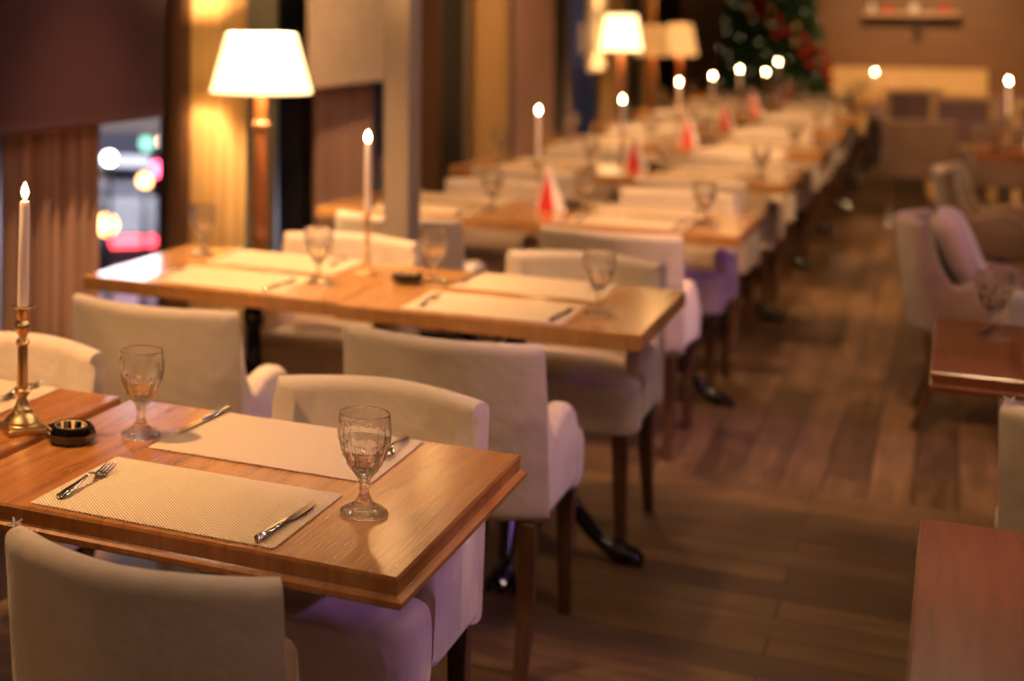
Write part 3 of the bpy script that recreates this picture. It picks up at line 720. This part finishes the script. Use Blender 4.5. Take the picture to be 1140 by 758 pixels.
M['sl_white']=mat('street_lamp_white',(0,0,0),1,emit=(1,.93,.85),es=22); M['sl_warm']=mat('street_lamp_warm',(0,0,0),1,emit=(1,.6,.4),es=9); M['tl_red']=mat('signal_red',(0,0,0),1,emit=(1,.06,.12),es=16); M['tl_green']=mat('signal_green',(0,0,0),1,emit=(.3,.8,.6),es=3); M['sl_amber']=mat('street_lamp_amber',(0,0,0),1,emit=(1,.38,.12),es=14)
for k,(px,py,Y,m_,rr,lb) in enumerate(((124,177,39,'sl_white',.17,'bright white street lamp at the left edge of the street view'),(183,157,44,'sl_warm',.14,'faint warm street lamp high in the street view'),(179,206,33,'sl_white',.08,'small white street lamp right of centre in the street view'),(164,201,34,'sl_amber',.16,'amber street lamp in the middle of the street view'),(184,230,30,'sl_white',.14,'white street lamp at the right edge of the street view'),(122,251,27,'sl_amber',.20,'amber street lamp at the lower left of the street view'))):
    rr*=(20.5+k*.7)/Y; Y=20.5+k*.7
    x,z=aty(px,py,Y); t=thing('street_lamp',(x,Y,-3.5)); h=z+3.5
    bm=NB(); lathe(bm,[(.001,h-rr)]+[(rr*math.sin(PI*q/8),h-rr*math.cos(PI*q/8)) for q in range(1,8)]+[(.001,h+rr)],12); obj('lamp_globe',bm,m_,t)
    bm=NB(); lathe(bm,[(.10,0),(.05,.3),(.035,max(.4,h-rr))],10); obj('lamp_post',bm,'card',t); tag(t,lb,'street lamp','street lamps outside')
for k,(px,py,Y,m_,lb) in enumerate(((180,188,19.2,'tl_red','red traffic light at the right of the street view'),(165,160,38,'tl_green','pale green traffic light high in the street view'))):
    x,z=aty(px,py,Y); t=thing('traffic_light',(x,Y,-3.5)); h=z+3.5
    bm=NB(); box(bm,-.14,0,h-.4,.14,.16,h+.25); obj('housing',bm,'card',t)
    bm=NB(); tube(bm,[(0,-.05,h),(0,.02,h)],.10+.07*k,14); obj('signal_lens',bm,m_,t)
    bm=NB(); lathe(bm,[(.08,0),(.05,max(.4,h-.7))],10,cy=.1); obj('signal_post',bm,'card',t); tag(t,lb,'traffic light')
# lit snow bank
x,y=atz(172,262,-3.5); bm=NB(); lathe(bm,[(1.5,0),(1.3,.3),(.8,.5),(.2,.6)],20,mod=lambda a,z:1+.15*math.sin(3*a)); o=obj('snow_bank',bm,'snow'); o.location=(x,y,-3.5); tag(o,'heaped snow bank beside the cars in the street','snow',kind='stuff')
# facade across the street
bm=NB(); box(bm,-46,30,-3.5,-44,110,10); o=obj('building',bm,'bld'); tag(o,'dim facade across the street seen through the nearest window','building')
# vertical lit sign seen in the gap right of the lamp
x,y=0,0
def ray_at(px,py,dist):
    x1,z1=aty(px,py,1.0); n=math.sqrt(x1*x1+1+(z1-1.6)**2); return Vector((x1*dist/n,dist/n,1.6+(z1-1.6)*dist/n))
t=thing('street_sign',(0,0,0)); p=ray_at(324,140,13); t.location=(p.x,p.y,0); t.rotation_euler=(0,0,.49)
zt,zb=ray_at(324,100,13).z,ray_at(324,172,13).z
bm=NB(); box(bm,-.06,-.03,zb,.06,.03,zt); obj('cyan_panel',bm,'sign',t)
bm=NB(); box(bm,-.06,-.035,zb-.12,.06,.025,zb-.01); obj('green_panel',bm,'signg',t)
bm=NB(); lathe(bm,[(.01,zb-.28),(.045,zb-.26),(.055,zb-.23),(.045,zb-.2),(.01,zb-.18)],14); obj('red_lamp',bm,'taill',t)
bm=NB(); box(bm,-.03,-.01,-3.5,.03,.05,zb-.28); obj('sign_pole',bm,'card',t)
bm=NB(); box(bm,-.06,-.03,zt+.02,.06,.03,zt+.7); obj('violet_panel',bm,'signb',t)
tag(t,'lit cyan and green vertical sign outside, right of the nearest floor lamp','sign')
L=bpy.data.lights.new('street_light','AREA'); L.energy=2400; L.size=8; L.color=(.85,.85,1); lo=bpy.data.objects.new('street_light',L); COL.objects.link(lo); lo.location=(-17,31,6)

# ------------------------------------------------------------------ unseen ceiling spots (fixtures + light; glass, fill, curtain and taupe chair ones added)
can=None
def spot(x,y,tx,ty,power,ang,blend,col,label,z=2.82,tz=.75,rad=.04):
    t=thing('ceiling_spotlight',(x,y,z)); d=(Vector((tx,ty,tz))-Vector((x,y,z))).normalized()
    t.rotation_euler=d.to_track_quat('-Z','Y').to_euler()
    bm=NB(); loft(bm,[ring(0,0,zz,r,20) for r,zz in ((.050,-.02),(.052,.06),(.035,.10),(.033,.10),(.048,.06),(.047,-.02))],cap=False,closed=True); obj('spot_housing',bm,'can',t)
    bm=NB(); lathe(bm,[(.001,.0),(.040,.0),(.0455,.004),(.040,.008),(.001,.008)],16); lo=obj('lens',bm,'vlens' if 'violet' in label else 'lens',t); lo.location=(0,0,.01)
    tag(t,label,'spotlight','ceiling spotlights')
    L=bpy.data.lights.new('spot_light','SPOT'); L.energy=power; L.spot_size=ang; L.spot_blend=blend; L.color=col; L.shadow_soft_size=rad
    lo=bpy.data.objects.new('spot_light',L); COL.objects.link(lo); lo.parent=t; lo.location=(0,0,-.03)
W=(1,.57,.26)
spot(-.5,-1.0,-.6,-2.5,20,2.0,.8,W,'added fill spotlight washing the wall behind the camera',tz=1.4)  # added fill: brightens the rear wall for reflections in the goblets
spot(-2.2,2.4,-1.95,2.6,210,1.1,.8,W,'black ceiling spotlight above the front row')
spot(-2.0,1.9,-2.0,3.7,60,.8,.8,W,'black ceiling spotlight slanting towards the second row')
spot(-2.1,4.4,-2.05,4.55,340,1.1,.8,W,'black ceiling spotlight above the window half of the second row')
spot(-1.2,5.0,-1.2,4.6,40,1.0,.8,W,'black ceiling spotlight above the aisle half of the second row')
spot(-1.4,6.4,-1.3,6.4,120,1.3,.8,W,'black ceiling spotlight above the third row')
spot(-1.4,8.4,-1.3,8.4,135,1.4,.8,W,'black ceiling spotlight above the fourth row')
spot(-1.4,10.4,-1.3,10.2,135,1.5,.8,W,'black ceiling spotlight above the fifth row')
spot(-1.4,13.0,-1.3,12.8,160,1.7,.8,W,'black ceiling spotlight above the sixth row')
M['globe']=mat('added_globe_glow',(.8,.7,.5),.5,emit=(1,.54,.20),es=12)
def make_pend(gm='globe'):
    t=thing('added_pendant_lamp'); bm=NB(); lathe(bm,[(.002,-.075)]+[(.075*math.sin(PI*k/14),-.075*math.cos(PI*k/14)) for k in range(1,14)]+[(.002,.075)],24); obj('globe',bm,gm,t)
    bm=NB(); lathe(bm,[(.03,.065),(.03,.13),(.012,.15),(.004,.16),(.004,1.02),(.05,1.03),(.05,1.04)],16); obj('cord',bm,'can',t); return t
pend=Proto(lambda:make_pend())
for k,(x,y) in enumerate(((-1.76,5.08),(-1.98,6.25),(-1.35,7.4),(-1.6,9.5),(-1.55,12.3),(-1.5,15.0))):  # unseen globes added to give the table tops golden reflections
    p=pend.put((x,y,1.78 if k==0 else 1.84 if k==1 else 1.9)); tag(p,'added unseen pendant globe hanging over the '+('post between second and third row','window half of the third row','gap between third and fourth rows','gap between fourth and fifth rows','sixth row','eighth row')[k],'lamp','added pendant globes')
spot(-.4,14.6,-.4,18.4,520,1.1,1.0,(1,.60,.26),'black ceiling spotlight aimed at the back wall panel',tz=.62)
spot(-.1,5.0,-.35,6.9,190,1.1,.4,W,'black ceiling spotlight above the aisle',tz=0)
spot(-.1,8.6,-.2,11.0,230,1.5,.4,W,'black ceiling spotlight above the far aisle',tz=0)
spot(.1,3.0,.05,3.6,45,1.2,.5,W,'black ceiling spotlight above the near aisle',tz=0)
spot(.9,5.4,.3,6.7,12,1.2,.6,W,'black ceiling spotlight above the side-on armchairs')
spot(-1.9,8.6,-2.85,10.3,120,1.3,.8,W,'added ceiling spotlight brightening the gold brown curtain',tz=1.2)  # added to lift the dark stretch of window wall
spot(-1.9,5.9,-2.85,7.6,110,1.1,.8,W,'added ceiling spotlight brightening the beige blind',tz=1.2)  # added to brighten the blind and the curtain below it
VI=(.58,.27,1)
spot(.5,10.4,.1,12.2,170,1.2,.8,W,'added ceiling spotlight brightening the taupe armchairs far right',tz=.5)  # added because the far armchairs came out too dark
for k,(x,y,e) in enumerate(((1.4,2.5,6),(.3,3.7,6),(-.4,4.3,7),(-2.5,3.5,9),(-.1,1.3,3),(.9,3.2,6),(-.9,.9,2))):  # unseen spots added only for sparkle on the front goblets
    spot(x,y,-1.05,2.55,e,.42,.4,(1,.72,.5),'added narrow spotlight for glints on front row glasses, '+('from the far right','from right of the second row','from over the aisle by the second row','from the window side','from just ahead of the camera','from over the bare red-brown table','from left of the camera')[k],tz=.85)
for k,(x,y,e) in enumerate(((.6,4.6,6),(.0,6.1,7),(-2.3,5.5,8),(-.3,3.0,4))):  # more added spots, for sparkle on the second row goblets
    spot(x,y,-1.25,4.45,e,.55,.4,(1,.72,.5),'added narrow spotlight for glints on second row glasses, '+('from the far right','from over the aisle by the third row','from the window side','from over the near aisle')[k],tz=.85)
spot(.8,-1.6,-1.05,1.9,12,.36,.5,(.9,.42,.80),'added pinkish fill spotlight behind the camera',tz=.6)  # added front fill for the back of the nearest chair
spot(.5,5.0,-.85,5.85,60,.26,.05,VI,'violet ceiling spotlight aimed at the floor beside the third row',tz=0)
spot(2.6,3.0,-.85,2.75,150,.26,.3,VI,'violet ceiling spotlight aimed at the front row chair',tz=.42)
spot(2.6,4.1,-.85,3.85,150,.26,.3,VI,'violet ceiling spotlight aimed at the second row chair',tz=.45)
spot(2.6,5.4,-.85,5.85,95,.33,.06,VI,'violet ceiling spotlight aimed at the third row',tz=.3)
spot(2.6,6.2,.1,6.6,100,.5,.4,(.42,.16,1),'violet ceiling spotlight aimed at the mauve cushion',tz=.6)

# ------------------------------------------------------------------ world, camera, view
w=bpy.data.worlds.new('World'); S.world=w; w.use_nodes=True
w.node_tree.nodes['Background'].inputs[0].default_value=(.035,.03,.045,1); w.node_tree.nodes['Background'].inputs[1].default_value=1.0
cd=bpy.data.cameras.new('Camera'); cam=bpy.data.objects.new('Camera',cd); COL.objects.link(cam); S.camera=cam
cd.sensor_width=36; cd.lens=1688.6/1140*36; cd.clip_end=300
cd.shift_x=(570-168)/1140; cd.shift_y=-(379-8.94)/1140
R=Matrix.Rotation(.4907,4,'Z')@Matrix.Rotation(PI/2,4,'X')@Matrix.Rotation(.0068,4,'Z')
cam.matrix_world=Matrix.Translation((0,0,1.6))@R
cd.dof.use_dof=True; cd.dof.focus_distance=2.58; cd.dof.aperture_fstop=2.0
S.view_settings.view_transform='Standard'; S.view_settings.look='None'; S.view_settings.gamma=1; S.view_settings.exposure=.38; S.view_settings.use_curve_mapping=False
